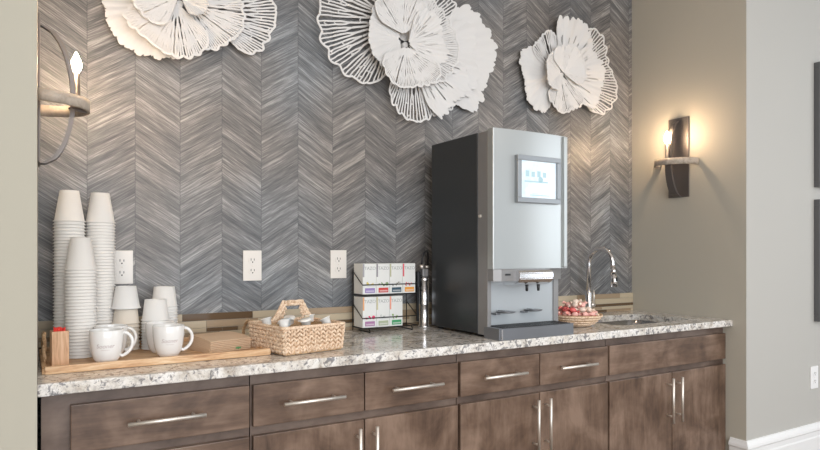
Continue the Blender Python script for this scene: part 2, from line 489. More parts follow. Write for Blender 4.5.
cabinet(.548, 1.3165, 'stained brown base cabinet below the woven basket and tea rack', [(.5545, .9285, .742, Z), (.9325, 1.3105, 1.122, Z)], [(.5545, .9285, .898), (.9325, 1.3105, .960)])
cabinet(1.3165, 2.104, 'stained grey-brown base cabinet directly below the coffee machine', [(1.3225, 1.7065, 1.512, Z), (1.7105, 2.098, 1.897, Z)], [(1.3225, 1.7065, 1.672), (1.7105, 2.098, 1.735)])
cabinet(2.104, 2.954, 'stained brown sink cabinet with a plain handleless panel above two doors', [(2.1095, 2.946, None, Z)], [(2.1095, 2.526, 2.491), (2.530, 2.946, 2.556)])

# ------------------------------------------------------------------ tray
TR = math.radians(1.0); TX, TY = .322, -.265; TZ = CT+.009
def tray():
    t = thing('wooden_tray', 'long light wooden serving tray under the cups at the left end of the worktop', 'tray', (TX, TY, CT), TR)
    hw, hd = .316, .205
    bm = new(); bx(bm, -hw, hw, -hd, hd, .0005, .009, 0, .002)
    for s in (-1, 1): bx(bm, -hw, hw, s*hd-.008, s*hd+.008, .0005, .022, 0, .003)
    for s in (-1, 1): bx(bm, s*hw-.006, s*hw+.006, -hd, hd, .0005, .016, 0, .003)
    finish('tray_board', bm, 'tray_wood', t)
    for s, nm, ps in ((-1, 'rattan', [-.07, .07]), (1, 'rattan', [-.07, .07])):
        bm = new()
        for off in (0, .006):
            pts = []
            for i in range(17):
                a = PI*i/16; pts.append((s*(hw+.001)-s*.004 + .002*math.sin(9*a+off*300), -.075*math.cos(a)+off*.4, .012+.078*math.sin(a)+.002*math.cos(11*a+off*400)))
            tube(bm, pts, .0048, 8)
        finish('tray_handle', bm, nm, t)
tray()

# ------------------------------------------------------------------ cups
def cup_mesh(R, r, h, m, name='paper_cup'):
    bm = new()          # stands upside down: rim at z=0, closed base at z=h
    th = .0008
    lathe(bm, [(R-th, .004), (R-th, .0005), (R+.0022, .0002), (R+.0034, .0018), (R+.0022, .0034), (R-.0004, .0042),
               (r, h), (r-.0015, h), (r-.0025, h-.005), (0, h-.005), (0, h-.006), (r-.0035, h-.006), (R-th-.0003, .004)], 36)
    me = finish(name, bm, m)
    return me
def stack(src, x, y, n, pitch, lab, labtop, grp, first=False):
    for i in range(n):
        lb = labtop if i == n-1 else lab
        z = TZ+.0006+i*pitch
        if i == 0 and first: o = src; o.location = (x, y, z)
        else: o = src.copy(); COL.objects.link(o); o.location = (x, y, z)
        o.rotation_euler = (0, 0, rnd.random()*6)
        tag(o, lb, 'cup', grp)
pc = cup_mesh(.0435, .0275, .100, 'paper')
stack(pc, .080, -.170, 43, .01005, 'white paper cup nested inside the back left tall stack', 'white paper cup at the top of the back left tall stack', 'paper cups in the back left tall stack', True)
stack(pc, .172, -.128, 43, .01005, 'white paper cup nested inside the back right tall stack, beside the left outlet', 'white paper cup at the top of the back right tall stack, beside the left outlet', 'paper cups in the back right tall stack')
stack(pc, .108, -.250, 28, .0100, 'white paper cup nested inside the shorter stack in front of the two tallest', 'white paper cup at the top of the shorter stack in front of the two tallest', 'paper cups in the shorter front stack')
p4 = cup_mesh(.0405, .031, .095, 'cream_paper')
stack(p4, .246, -.168, 8, .0125, 'cream paper cup nested under the big white cup below the left outlet', 'cream paper cup under the big white cup', 'cream cups below the left outlet', True)
p7 = cup_mesh(.0435, .0315, .074, 'plastic_cup', 'foam_cup'); o = p7
o.location = (.246, -.168, TZ+.0006+7*.0125+.050)
tag(o, 'wider white cup upside down on the cream cups below the left outlet', 'cup')
p5 = cup_mesh(.0430, .0345, .070, 'plastic_cup', 'foam_cup')
stack(p5, .336, -.185, 11, .0095, 'white foam cup nested in the lower stack behind the right pair of mugs', 'white foam cup topping the lower stack behind the right pair of mugs', 'foam cups in the lower stack', True)
stack(p5, .378, -.098, 15, .0095, 'white foam cup nested in the rear stack near the wall tiles', 'white foam cup topping the rear stack near the wall tiles', 'foam cups in the rear stack')

# mugs
def make_mug():
    t = thing('coffee_mug', '', 'mug')
    bm = new()
    prof = [(0, 0), (.027, 0), (.029, .002), (.0365, .014), (.0425, .035), (.046, .065), (.047, .094), (.0462, .0965), (.0448, .0965), (.044, .093), (.043, .065), (.0395, .036), (.034, .017), (.026, .006), (0, .005)]
    lathe(bm, prof, 40); finish('mug_body', bm, 'ceramic', t)
    bm = new(); pts = []
    for i in range(17):
        a = math.radians(78-156*i/16); k = i/16
        pts.append((.041+.032*math.cos(a)-(.012*k*k), 0, .054+.034*math.sin(a)-.006*k))
    pts[0] = (.043, 0, .087); pts[-1] = (.037, 0, .020)
    tube(bm, pts, [.0052]*17, 10)
    for v in bm.verts: v.co.y *= 1.5
    finish('mug_handle', bm, 'ceramic', t)
    def rad(z):
        for (r0, z0), (r1, z1) in zip(prof[2:], prof[3:7]):
            if z0 <= z <= z1: return r0+(r1-r0)*(z-z0)/(z1-z0)
        return .0455
    def wrap(co, zc):
        z = zc+co.y; x = co.x+.25*co.y; a = -PI/2 + x/.045
        r = rad(z)+.0003+co.z*.6
        return (r*math.cos(a), r*math.sin(a), z)
    bm = text_mesh('Sooner', .017, lambda c: wrap(c, .052), .0003); finish('lettering', bm, 'mug_print', t)
    bm = new()
    for i in range(10):
        x0 = -.012+.0024*i
        q = [wrap(Vector((x, y, .0003)), .041) for x, y in ((x0, -.0004), (x0+.0024, -.0004), (x0+.0024, .0004), (x0, .0004))]
        bm.faces.new([bm.verts.new(p) for p in q])
    finish('underline', bm, 'mug_print', t)
    return t
mug = make_mug()
MZ = TZ+.0005
for i, (x, y, a, lb) in enumerate([(.168, -.402, -8, 'white ceramic mug with script lettering beside the wooden stirrer box'),
        (.190, -.298, -2, 'white ceramic mug half hidden behind the one beside the stirrer box'),
        (.345, -.380, -4, 'white ceramic mug with script lettering nearest the brown napkins'),
        (.338, -.281, 6, 'white ceramic mug half hidden behind the one nearest the napkins')]):
    if i == 0: mug.location = (x, y, MZ); mug.rotation_euler = (0, 0, math.radians(a)); mug['label'] = lb; mug['group'] = 'white mugs on the tray'
    else: dup(mug, (x, y, MZ), math.radians(a), lb, 'white mugs on the tray')

# stirrer box
def stirrer_box():
    t = thing('stirrer_box', 'square wooden box of red stirrers at the left end of the tray', 'box', (.047, -.378, TZ+.0005), math.radians(7))
    s, h, w_ = .0215, .098, .004
    bm = new()
    bx(bm, -s, s, -s, -s+w_, 0, h); bx(bm, -s, s, s-w_, s, 0, h); bx(bm, -s, -s+w_, -s+w_, s-w_, 0, h); bx(bm, s-w_, s, -s+w_, s-w_, 0, h); bx(bm, -s+w_, s-w_, -s+w_, s-w_, 0, .005)
    finish('box_body', bm, 'box_wood', t)
    M['red'] = mat('red_plastic', (.80, .05, .04), .4)
    src = None
    for i in range(26):
        x, y = -.013+.0052*(i % 6), -.012+.0058*(i//6)
        if src is None:
            bm = new(); cyl(bm, (0, 0, 0), (0, 0, .1), .0019, seg=8)
            src = finish('stirrer', bm, 'red'); so = src
        else: so = src.copy(); COL.objects.link(so)
        p = Matrix.Rotation(math.radians(7), 3, 'Z') @ Vector((x, y, 0))
        so.location = (.047+p.x, -.378+p.y, TZ+.0062)
        so.rotation_euler = (rnd.uniform(-.025, .025), rnd.uniform(-.025, .025), 0); so.scale = (1, 1, .94+.09*rnd.random())
        tag(so, 'thin red drink stirrer standing in the wooden box', 'stirrer', 'red stirrers in the wooden box')
stirrer_box()

# napkins
def napkins():
    z = TZ+.0005; src = None
    names = ['bottom', 'second from bottom', 'third from bottom', 'middle', 'third from top', 'second from top', 'top']
    for i in range(7):
        h = .0076
        if src is None:
            bm = new(); n = 8
            # loosely folded: thin crease in front, springing open to the back
            lo_ = lambda y: 0.0
            top_ = lambda y: 0.0050+.0092*min(1, (y+.070)/.075)**.8
            ys = [-.070+.138*q/10 for q in range(11)]
            prof = [(-.0722, .0012), (-.0730, .0023), (-.0722, .0034)] + [(y, top_(y)) for y in ys] + [(.068, .0085), (.058, .007), (.068, .0050)] + [(y, 0) for y in ys[::-1]]
            prism(bm, prof, .150, 'x', -.075)
            src = finish('paper_napkin', bm, 'kraft'); o = src
        else: o = src.copy(); COL.objects.link(o)
        o.location = (.516+.0006*i, -.318+.0015*i, z); o.rotation_euler = (0, 0, math.radians(17+rnd.uniform(-1, 1)))
        tag(o, 'folded brown paper napkin, %s of the pile beside the basket' % names[i], 'napkin', 'brown napkins on the tray')
        if i == 1:
            keep = o
        z += .0054
    bm = new()
    for (cx, cz, rx) in ((.022, .0036, .0045), (.028, .0038, .005), (.034, .0036, .0045), (.028, .0012, .002)):
        blob(bm, (cx, -.0739, cz), (rx, .0009, .0030), None, 2)
    finish('printed_logo', bm, 'kraft_green', keep)
napkins()

# ------------------------------------------------------------------ woven basket
def basket():
    rz = math.radians(11); W, D, H = .226, .225, .084
    c = Vector((.671, -.528, 0)) + Matrix.Rotation(rz, 3, 'Z') @ Vector((W/2, D/2, 0))
    t = thing('woven_basket', 'square woven seagrass basket of creamers with an arched handle', 'basket', (c.x, c.y, CT+.0005), rz)
    bm = new(); rows = 6
    for k in range(rows):
        z = .010+k*(H-.014)/(rows-1)
        e = .006*(k/rows)
        per = [(-W/2-e, -D/2-e), (W/2+e, -D/2-e), (W/2+e, D/2+e), (-W/2-e, D/2+e)]
        for s in range(4):
            a, b2 = Vector(per[s]), Vector(per[(s+1) % 4]); L = (b2-a).length; n = int(L/.0108); d = (b2-a)/n; ang = math.atan2(d.y, d.x)
            for i in range(n):
                p = a + d*(i+.5)
                tilt = 1.0 if i % 2 else -1.0
                R = Matrix.Rotation(ang, 3, 'Z') @ Matrix.Rotation(tilt+rnd.uniform(-.2, .2), 3, 'Y')
                blob(bm, (p.x, p.y, max(z, .0135)+rnd.uniform(-.0008, .0008)), (.0118, .0056, .0050), R, 1)
    finish('woven_side', bm, 'seagrass', t)
    bm = new(); bx(bm, -W/2+.004, W/2-.004, -D/2+.004, D/2-.004, .001, .006)
    bx(bm, -W/2, W/2, -D/2, -D/2+.003, .004, H); bx(bm, -W/2, W/2, D/2-.003, D/2, .004, H); bx(bm, -W/2, -W/2+.003, -D/2, D/2, .004, H); bx(bm, W/2-.003, W/2, -D/2, D/2, .004, H)
    finish('basket_lining', bm, 'rattan', t)
    bm = new()
    tube(bm, [(x, y, H+.006) for x, y in rrect(-W/2-.007, W/2+.007, -D/2-.007, D/2+.007, .012, 3)], .0055, 8, closed=True)
    finish('basket_rim', bm, 'seagrass', t)
    bm = new(); hy = D/2+.004
    hx = .066; hy = D/2+.004
    hx = min(hx, W/2-.088+.03)
    for off in (0, .010):       # braided trapezoid handle rising from the back side
        pts = [(-.085+off+hx, hy, H), (-.062+off+hx, hy, H+.032), (-.040+off*.8+hx, hy, H+.070-off*.9), (.040-off*.8+hx, hy, H+.070-off*.9), (.062-off+hx, hy, H+.032), (.085-off+hx, hy, H)]
        P2 = []
        for a, b2 in zip(pts, pts[1:]):
            for q in range(6):
                f = q/6; P2.append((a[0]+(b2[0]-a[0])*f, a[1]+.0015*math.sin(q*2.1), a[2]+(b2[2]-a[2])*f+.0012*math.cos(q*2.5)))
        P2.append(pts[-1]); tube(bm, P2, .0062, 8)
    for sx in (-1, 1):          # woven gussets either side of the grip opening
        for q in range(6):
            zz = H+.004+.0085*q; xo = .078-.0075*q; 
            for u in range(max(1, 4-q//2)):
                blob(bm, (hx+sx*(xo-.010*u), hy, zz), (.0085, .0045, .0055), Matrix.Rotation(.8*sx*(-1)**q, 3, 'Y'), 1)
    finish('basket_handle', bm, 'seagrass', t)
    # creamers
    pk = [mat('creamer_white', (.92, .91, .88), .35), mat('creamer_grey', (.72, .77, .80), .35), mat('creamer_cream', (.80, .66, .48), .4)]
    srcs = []
    for k, m in enumerate(pk):
        t2 = thing('creamer_pod', '', 'creamer')
        bm = new(); lathe(bm, [(0, 0), (.012, 0), (.0135, .002), (.0165, .022), (.0195, .0225), (.0195, .0240)], 20); finish('pod_cup', bm, m, t2)
        bm = new(); lathe(bm, [(.0195, .0242), (.019, .0255), (0, .0262)], 20); bx(bm, .017, .025, -.004, .004, .0242, .0248); finish('pod_lid', bm, m, t2)
        srcs.append([t2, False])
    R = Matrix.Rotation(rz, 3, 'Z')
    cn = ['white', 'grey', 'cream']; r = random.Random(5)
    spots = [(i, j, l) for l in range(3) for i in range(5) for j in range(4 if l < 2 else 3)]
    for (i, j, l) in spots:
        if l == 2 and (i*3+j) % 2: continue
        x, y = -.085+.0425*i+(.008 if l == 1 else 0)-(.004 if l == 2 else 0), -.075+(.047 if l < 2 else .055)*j+(.006 if l == 2 else 0)
        p = R @ Vector((x, y, 0)); z = CT+.008+l*.0285+r.uniform(0, .001)
        k = 0 if r.random() < .55 else (1 if r.random() < .6 else 2)
        if l == 2: k = (0, 1, 0, 2, 0)[i]
        lb = '%s creamer pod %s in the woven basket' % (cn[k], ('buried in the lowest layer', 'under the top ones', 'on top of the heap')[l])
        s = srcs[k]
        if not s[1]: o = s[0]; s[1] = True; o.location = (c.x+p.x, c.y+p.y, z); o.rotation_euler = (0, 0, r.random()*6); o['label'] = lb
        else: o = dup(s[0], (c.x+p.x, c.y+p.y, z), r.random()*6, lb)
        if l == 2: o.rotation_euler = (r.uniform(-.5, .5), r.uniform(-.5, .5), r.random()*6); o.location.z += .019
        o['group'] = 'creamer pods in the woven basket'
basket()

# ------------------------------------------------------------------ tea rack
def tea_rack():
    X0, Y0, Y1 = 1.150, -.124, -.036
    BW = .0640
    t = thing('tea_rack', 'two-tier black wire rack of tea boxes beside the coffee machine', 'rack', (X0+2*BW, -.084, CT))
    wr = .0023
    XR_ = X0+4*BW+.006; XL_ = X0-.004
    z1, z2 = CT+.018, CT+.157
    for z in (z1, z2):
        bm = new()
        tube(bm, [(XL_, Y1, z), (XR_, Y1, z), (XR_, Y0-.005, z), (XL_, Y0-.005, z)], wr, 8, closed=True)
        for k in range(5): xx = XL_+(XR_-XL_)*(k+.5)/5; tube(bm, [(xx, Y0-.005, z-.001), (xx, Y1, z-.001)], .0013, 6)
        wpart('wire_shelf', bm, 'black_wire', t)
        bm = new()
        g = z+.042
        tube(bm, [(XL_, Y1, z+.098), (XL_, Y0-.005, g), (XR_, Y0-.005, g), (XR_, Y1, z+.098)], wr, 8)
        wpart('wire_guard', bm, 'black_wire', t)
    bm = new()
    for xx in (XL_, XR_): tube(bm, [(xx, Y1, CT+.002), (xx, Y1, z2+.10)], wr, 8)
    tube(bm, [(XL_, Y1, z2+.10), (XR_, Y1, z2+.10)], wr, 8)
    wpart('wire_back', bm, 'black_wire', t)
    for xx in (XL_+.03, XR_-.03):
        bm = new(); pts = [(xx, Y1, CT+.002), (xx, Y0-.015, CT+.002), (xx, Y0-.015, CT+.006), (xx, Y0-.005, z1-.002)]
        tube(bm, pts, wr, 8); wpart('foot', bm, 'black_wire', t)
    white = mat('carton_white', (.80, .81, .79), .55); M['carton'] = white
    ink = mat('carton_ink', (.42, .44, .43), .6); slotm = mat('carton_slot', (.55, .50, .46), .8)
    top = [('grey stripe and purple tab', (.35, .35, .38), (.33, .24, .52), (.75, .62, .20)), ('charcoal stripe and red tab', (.28, .27, .30), (.62, .06, .05), (.28, .40, .20)),
           ('olive stripe and dark blue tab', (.50, .50, .33), (.04, .09, .13), (.35, .35, .30)), ('red stripe and orange tab', (.80, .12, .15), (.85, .38, .06), (.85, .20, .25))]
    bot = [('orange stripe and mauve tab', (.78, .38, .18), (.42, .20, .38), (.90, .08, .20)), ('khaki stripe and sage tab', (.60, .55, .34), (.42, .48, .34), (.45, .50, .45)),
           ('coral stripe and green tab', (.88, .35, .25), (.06, .36, .15), (.30, .48, .15))]
    for row, (z, lst) in enumerate(((z2+.0022, top), (z1+.0022, bot))):
        for k, (nm, cs, ct_, ci) in enumerate(lst):
            x0 = X0+k*BW; x1 = x0+BW-.0012; yf = Y0
            lb = 'white tea box with %s, %s rack tier' % (nm, ('upper', 'lower')[row])
            bt = thing('tea_box', lb, 'tea box', ((x0+x1)/2, (Y0+Y1)/2, z), group='tea boxes in the wire rack')
            bm = new(); bx(bm, x0, x1, Y0, Y1-.003, z, z+.128, 0, .0008); wpart('carton', bm, white, bt)
            bm = new(); bx(bm, x0+.0005, x0+.007, yf-.0006, yf-.0001, z+.072, z+.127); wpart('colour_stripe', bm, mat('stripe', cs, .5), bt)
            bm = new(); bx(bm, x0+.010, x0+.056, yf-.0022, yf-.0001, z+.006, z+.026, 0, .001); wpart('tab', bm, mat('tab', ct_, .5), bt)
            bm = new(); bx(bm, x0+.014, x0+.052, yf-.0030, yf-.0023, z+.010, z+.016); wpart('tea_sachet', bm, mat('sachet', tuple(min(1, c*.5+.4) for c in ct_), .5), bt)
            bm = text_mesh('TAZO', .0195, lambda c: (c.x*1.0, -c.z, c.y), .0003)
            bmesh.ops.translate(bm, verts=bm.verts, vec=(x0+.034, yf-.0005, z+.108)); wpart('lettering', bm, ink, bt)
            bm = new(); r = random.Random(k+row*9)
            for q in range(5):
                cx = x0+.014+r.random()*.030+(.008 if q == 0 else 0); cz = z+.034+r.random()*.014
                blob(bm, (cx, yf-.0004, cz), (.002+.0045*r.random(), .0004, .002+.004*r.random()), Matrix.Rotation(r.random()*2, 3, 'Y'), 1)
            if row == 0 and k == 1 or row == 1 and k == 0: blob(bm, (x0+.050, yf-.0004, z+.042), (.008, .0004, .008), None, 2)
            wpart('illustration', bm, mat('print', ci, .6), bt)
tea_rack()

# water filter canister
def canister():
    x, y = 1.471, -.090
    t = thing('water_filter', 'slim chrome filter cylinder with black hose left of the coffee machine', 'filter', (x, y, CT))
    bm = new(); lathe(bm, [(0, 0), (.027, 0), (.027, .008), (.0215, .012), (.0215, .10), (.0228, .102), (.0228, .108), (.0215, .110), (.0215, .205), (.024, .208), (.024, .220), (.016, .226), (0, .227)], 28, (x, y, CT)); wpart('filter_body', bm, 'chrome', t)
    bm = new(); bx(bm, x-.016, x+.014, y-.016, y+.016, CT+.227, CT+.262, 0, .003); wpart('filter_head', bm, 'machine_grey', t)
    bm = new(); bx(bm, x-.040, x-.0245, y-.012, y+.012, CT+.18, CT+.25, 0, .003); bx(bm, x-.0255, x+.0, y-.006, y+.006, CT+.228, CT+.236); bx(bm, x-.038, x-.030, y-.005, y+.005, CT+.03, CT+.18); wpart('bracket', bm, 'black', t)
    bm = new(); cyl(bm, (x-.012, y, CT+.262), (x-.012, y, CT+.280), .010, seg=14); cyl(bm, (x+.004, y-.006, CT+.27), (x+.02, y-.006, CT+.27), .006, seg=12); wpart('fitting', bm, 'steel_brushed', t)
    bm = new(); tube(bm, [(x-.012, y, CT+.275), (x-.010, y, CT+.305), (x+.002, y+.004, CT+.332), (x+.022, y+.012, CT+.343), (x+.040, y+.03, CT+.335), (x+.050, y+.045, CT+.31), (x+.05, y+.05, CT+.2)], .0042, 10); wpart('hose', bm, 'black', t)
canister()

# ------------------------------------------------------------------ coffee machine
def machine():
    X0, X1 = 1.490, 1.884; ZB_, ZT_ = CT+.012, 1.668
    t = thing('coffee_machine', 'tall silver and black bean-to-cup coffee machine with a lit touch screen', 'coffee machine', ((X0+X1)/2, -.29, CT))
    bm = new(); bx(bm, X0, X1, -.458, -.122, ZB_, ZT_, 0, .004); wpart('cabinet_body', bm, 'machine_black', t)
    for xx in (X0+.03, X1-.03):
        for yy in (-.44, -.15):
            bm = new(); lathe(bm, [(0, 0), (.014, 0), (.014, .012), (0, .012)], 16, (xx, yy, CT+.0002)); wpart('foot', bm, 'black', t)
    # grey front column with recess for cups: left cheek, right cheek, recess back, top block
    bm = new()
    bx(bm, X0+.002, X0+.020, -.522, -.4585, ZB_-.002, ZT_-.002, 0, .002)
    bx(bm, X1-.030, X1-.002, -.505, -.4585, ZB_-.002, ZT_-.002, 0, .002)
    bx(bm, X0+.020, X1-.030, -.520, -.4585, 1.085, ZT_-.002)
    wpart('front_column', bm, 'machine_grey', t)
    bm = new(); bx(bm, X0+.0205, X1-.022, -.500, -.4590, ZB_, 1.085, 0, .002)
    wpart('recess_panel', bm, 'machine_light', t)
    # door: bowed front
    bm = new(); n = 24; prof = []
    fr_ = [0, .0012, .003, .006, .0105] ; fr_ = fr_+[.02+.96*i/n for i in range(n+1)]+[1-q for q in fr_[::-1]]
    for f in fr_:
        x = X0+.001+(X1-X0-.002)*f
        bow = .010*(1-(2*f-1)**2)
        e = min(f, 1-f)*(X1-X0); rr = .004
        edge = rr-math.sqrt(max(0, rr*rr-(rr-min(e, rr))**2)) if e < rr else 0
        prof.append((x, -.556-bow+edge*.9))
    prof += [(X1-.001, -.523), (X0+.001, -.523)]
    ztop, zbot = 1.672, 1.128
    prism(bm, prof, ztop-zbot, 'z', zbot)
    for f in bm.faces:
        if abs(f.normal.z) < .5: f.smooth = False
    d = wpart('door', bm, 'machine_silver', t)
    bm = new(); # vertical raised strip at the right edge
    bx(bm, X1-.034, X1-.012, -.569, -.556, zbot+.002, ztop-.002, 0, .005); wpart('door_strip', bm, 'machine_silver', d)
    bm = new(); cyl(bm, (X0+.0025, -.478, 1.335), (X0-.006, -.478, 1.335), .0075, .006, 16); wpart('door_lock', bm, 'steel_brushed', t)
    # screen
    sx0, sx1, sz0, sz1 = 1.592, 1.820, 1.388, 1.574; bz = .020
    bm = new(); yf = -.584
    bx(bm, sx0, sx1, yf, -.558, sz0, sz0+bz, 0, .002); bx(bm, sx0, sx1, yf, -.558, sz1-bz, sz1, 0, .002)
    bx(bm, sx0, sx0+bz, yf, -.558, sz0+bz, sz1-bz, 0, .002); bx(bm, sx1-bz, sx1, yf, -.558, sz0+bz, sz1-bz, 0, .002)
    wpart('screen_bezel', bm, 'bezel', d)
    bm = new(); bx(bm, sx0+bz, sx1-bz, -.574, -.560, sz0+bz, sz1-bz); s = wpart('screen', bm, 'screen', d)
    bm = new(); yy = -.5745; cx = (sx0+sx1)/2
    bx(bm, cx-.072, cx+.050, yy, yy+.0005, 1.470, 1.476)
    for k in range(4): bx(bm, cx-.066+.030*k, cx-.048+.030*k, yy, yy+.0005, 1.492, 1.516-.004*(k % 2))
    lathe(bm, [(0, 0), (.012, 0), (.012, .0005), (0, .0005)], 20, (0, 0, 0))
    vs = [v for v in bm.verts if abs(v.co.x) < .1 and abs(v.co.y) < .1 and abs(v.co.z) < .01]
    for v in vs: v.co = Vector((cx+.012+v.co.x, yy+v.co.z, 1.482+v.co.y))
    bx(bm, cx-.045, cx+.060, yy, yy+.0005, 1.418, 1.421)
    wpart('screen_print', bm, 'screen_print', s)
    bm = new(); bx(bm, cx-.050, cx+.055, -.5745, -.5740, 1.430, 1.464); wpart('screen_button', bm, 'screen_pale', s)
    # dispenser console under the door
    bm = new()
    prof = [(X0+.003, -.505), (X0+.003, -.555), (X0+.03, -.572), (X0+.09, -.575), (X1-.12, -.575), (X1-.09, -.545), (X1-.003, -.52), (X1-.003, -.505)]
    prism(bm, prof, .046, 'z', 1.081); wpart('dispenser_console', bm, 'machine_grey', t)
    bm = new(); bx(bm, X0+.048, X0+.072, -.5765, -.570, 1.103, 1.110, 0, .001); wpart('badge', bm, 'black', t)
    bm = new()
    prof = [(-.500, 1.120), (-.590, 1.122), (-.600, 1.112), (-.600, 1.090), (-.590, 1.076), (-.560, 1.064), (-.500, 1.060)]
    prism(bm, prof, .175, 'x', X0+.100); 
    bmesh.ops.bevel(bm, geom=list(bm.edges), offset=.003, segments=2, affect='EDGES')
    sp = wpart('spout_housing', bm, 'chrome', t)
    for xx in (X0+.155, X0+.215):
        bm = new(); cyl(bm, (xx, -.575, 1.066), (xx, -.575, 1.040), .007, .005, 12); wpart('spout', bm, 'black', sp)
    # cup rests
    for (xx, yy, L) in ((X0+.085, -.535, .034), (X0+.235, -.525, .036)):
        bm = new(); lathe(bm, [(0, 0), (.031, 0), (.036, .003), (.036, .006), (0, .006)], 24, (xx, yy, .955)); 
        bx(bm, xx-.050, xx-.028, yy+.002, yy+.036, .948, .955, 0, .002)
        cyl(bm, (xx-.010, -.499, .958), (xx-.010, yy, .958), .006, seg=10)
        wpart('cup_rest', bm, 'machine_tray', t)
    # drip tray: curved front
    bm = new(); prof = []
    n = 20
    for i in range(n+1):
        f = i/n; x = X0-.001+(X1-X0-.006)*f
        prof.append((x, -.596-.010*(1-(2*f-1)**2)))
    prof += [(X1-.007, -.503), (X0-.001, -.503)]
    prism(bm, prof, .044, 'z', CT+.0005)
    dt = wpart('drip_tray', bm, 'machine_tray', t)
    bm = new()
    for i in range(26):
        xx = X0+.024+.0135*i; bx(bm, xx, xx+.0065, -.588, -.512, CT+.0446, CT+.0475)
    bx(bm, X0+.018, X1-.024, -.594, -.589, CT+.0446, CT+.048); bx(bm, X0+.018, X1-.024, -.511, -.506, CT+.0446, CT+.048)
    wpart('drip_grille', bm, 'black', dt)
    bm = new(); bx(bm, X0+.006, X0+.012, -.6035, -.598, CT+.002, CT+.042, 0, .001); wpart('tray_trim', bm, 'chrome', dt)
machine()

# ------------------------------------------------------------------ candy bowl
def bowl():
    cx, cy = 2.105, -.385
    t = thing('candy_bowl', 'round tan woven bowl heaped with pink wrapped sweets beside the coffee machine', 'bowl', (cx, cy, CT+.0005))
    bm = new(); prof = [(0, 0), (.055, 0), (.075, .008), (.100, .028), (.118, .050), (.120, .054), (.115, .053), (.096, .032), (.071, .013), (.053, .006), (0, .006)]
    lathe(bm, prof, 48); finish('bowl_body', bm, M['rattan'], t)
    bm = new()
    for k, (r, z) in enumerate(((.067, .006), (.084, .014), (.096, .024), (.108, .036), (.117, .047))):
        tube(bm, [(r*math.cos(a), r*math.sin(a), z+.001*math.sin(a*30)) for a in [2*PI*i/60 for i in range(60)]], .0045, 6, closed=True)
    finish('coil', bm, 'seagrass', t)
    cm = [mat('sweet_pink', (.90, .50, .44), .35), mat('sweet_red', (.80, .16, .15), .3), mat('sweet_cream', (.92, .76, .64), .35)]
    cn = ['pink', 'red', 'cream']; srcs = []
    for m in cm:
        o = thing('wrapped_sweet', '', 'sweet')
        bm = new(); blob(bm, (0, 0, 0), (.0165, .0125, .0115), None, 2); finish('sweet', bm, m, o)
        for s in (-1, 1):
            bm = new(); n = 10; c0 = bm.verts.new((s*.0145, 0, 0)); vs = []
            for i in range(n):
                a = 2*PI*i/n; rr = .0105+.003*(i % 2); vs.append(bm.verts.new((s*(.027+.003*(i % 2)), rr*math.cos(a), rr*.6*math.sin(a))))
            for i in range(n): bm.faces.new((c0, vs[i], vs[(i+1) % n]))
            w_ = finish('wrapper_twist', bm, m, o)
        srcs.append([o, False])
    r = random.Random(11); n = 0
    layers = [(.018, .052, 7), (.038, .078, 11), (.058, .086, 12), (.058, .045, 6), (.076, .060, 9), (.080, .02, 2), (.096, .034, 5), (.110, .0, 1)]
    for z, rad, cnt in layers:
        for i in range(cnt):
            a = 2*PI*i/cnt+z*40; k = r.choice((0, 0, 1, 2, 0, 2))
            p = (cx+rad*math.cos(a), cy+rad*math.sin(a), CT+z+r.uniform(-.002, .002))
            lb = '%s wrapped sweet %s in the tan bowl' % (cn[k], 'on top of the heap' if z > .07 else ('at the edge of the heap' if rad > .07 else 'buried in the heap'))
            s = srcs[k]
            if not s[1]: o = s[0]; s[1] = True; o.location = p; o['label'] = lb
            else: o = dup(s[0], p, 0, lb)
            o.rotation_euler = (r.uniform(-.5, .5), r.uniform(-.4, .4), a+r.uniform(.9, 2.1)); o['group'] = 'wrapped sweets in the tan bowl'
bowl()

# ------------------------------------------------------------------ outlets
def outlet(x, z, y, lb, m, gr):
    t = thing('wall_outlet', lb, 'outlet', (x, y, z), group=gr)
    bm = new(); bx(bm, -.037, .037, -.006, -.0003, -.060, .060, 0, .002); pl = finish('cover_plate', bm, m, t)
    for s in (-1, 1):
        bm = new(); prism(bm, [(.017*math.cos(a), s*.021+max(-.0135, min(.0135, .017*math.sin(a)))) for a in [2*PI*i/24 for i in range(24)]], .002, 'y', -.008)
        soc = finish('socket', bm, m, t)
        bm = new(); bx(bm, -.0075, -.0052, -.0086, -.0079, s*.021-.001, s*.021+.008); bx(bm, .0052, .0075, -.0086, -.0079, s*.021-.001, s*.021+.007)
        lathe(bm, [(0, 0), (.0027, 0), (.0027, .0006), (0, .0006)], 10)
        for v in bm.verts:
            if abs(v.co.x) < .004 and abs(v.co.y) < .004: v.co = Vector((v.co.x, -.0086+v.co.z, s*.021-.007+v.co.y))
        finish('slots', bm, 'slot', soc)
    bm = new(); blob(bm, (0, -.0062, 0), (.003, .001, .003), None, 1); finish('screw', bm, 'steel_brushed', t)
outlet(.250, 1.139, 0, 'ivory duplex outlet partly hidden by the cup stacks', 'outlet', None)
outlet(.722, 1.140, 0, 'ivory duplex outlet on the wallpaper above the napkins and basket', 'outlet', None)
outlet(1.094, 1.142, 0, 'ivory duplex outlet on the wallpaper just left of the tea rack', 'outlet', None)
outlet(3.578, .521, YN, 'white outlet low on the plain wall at the right edge', 'outlet_white', None)

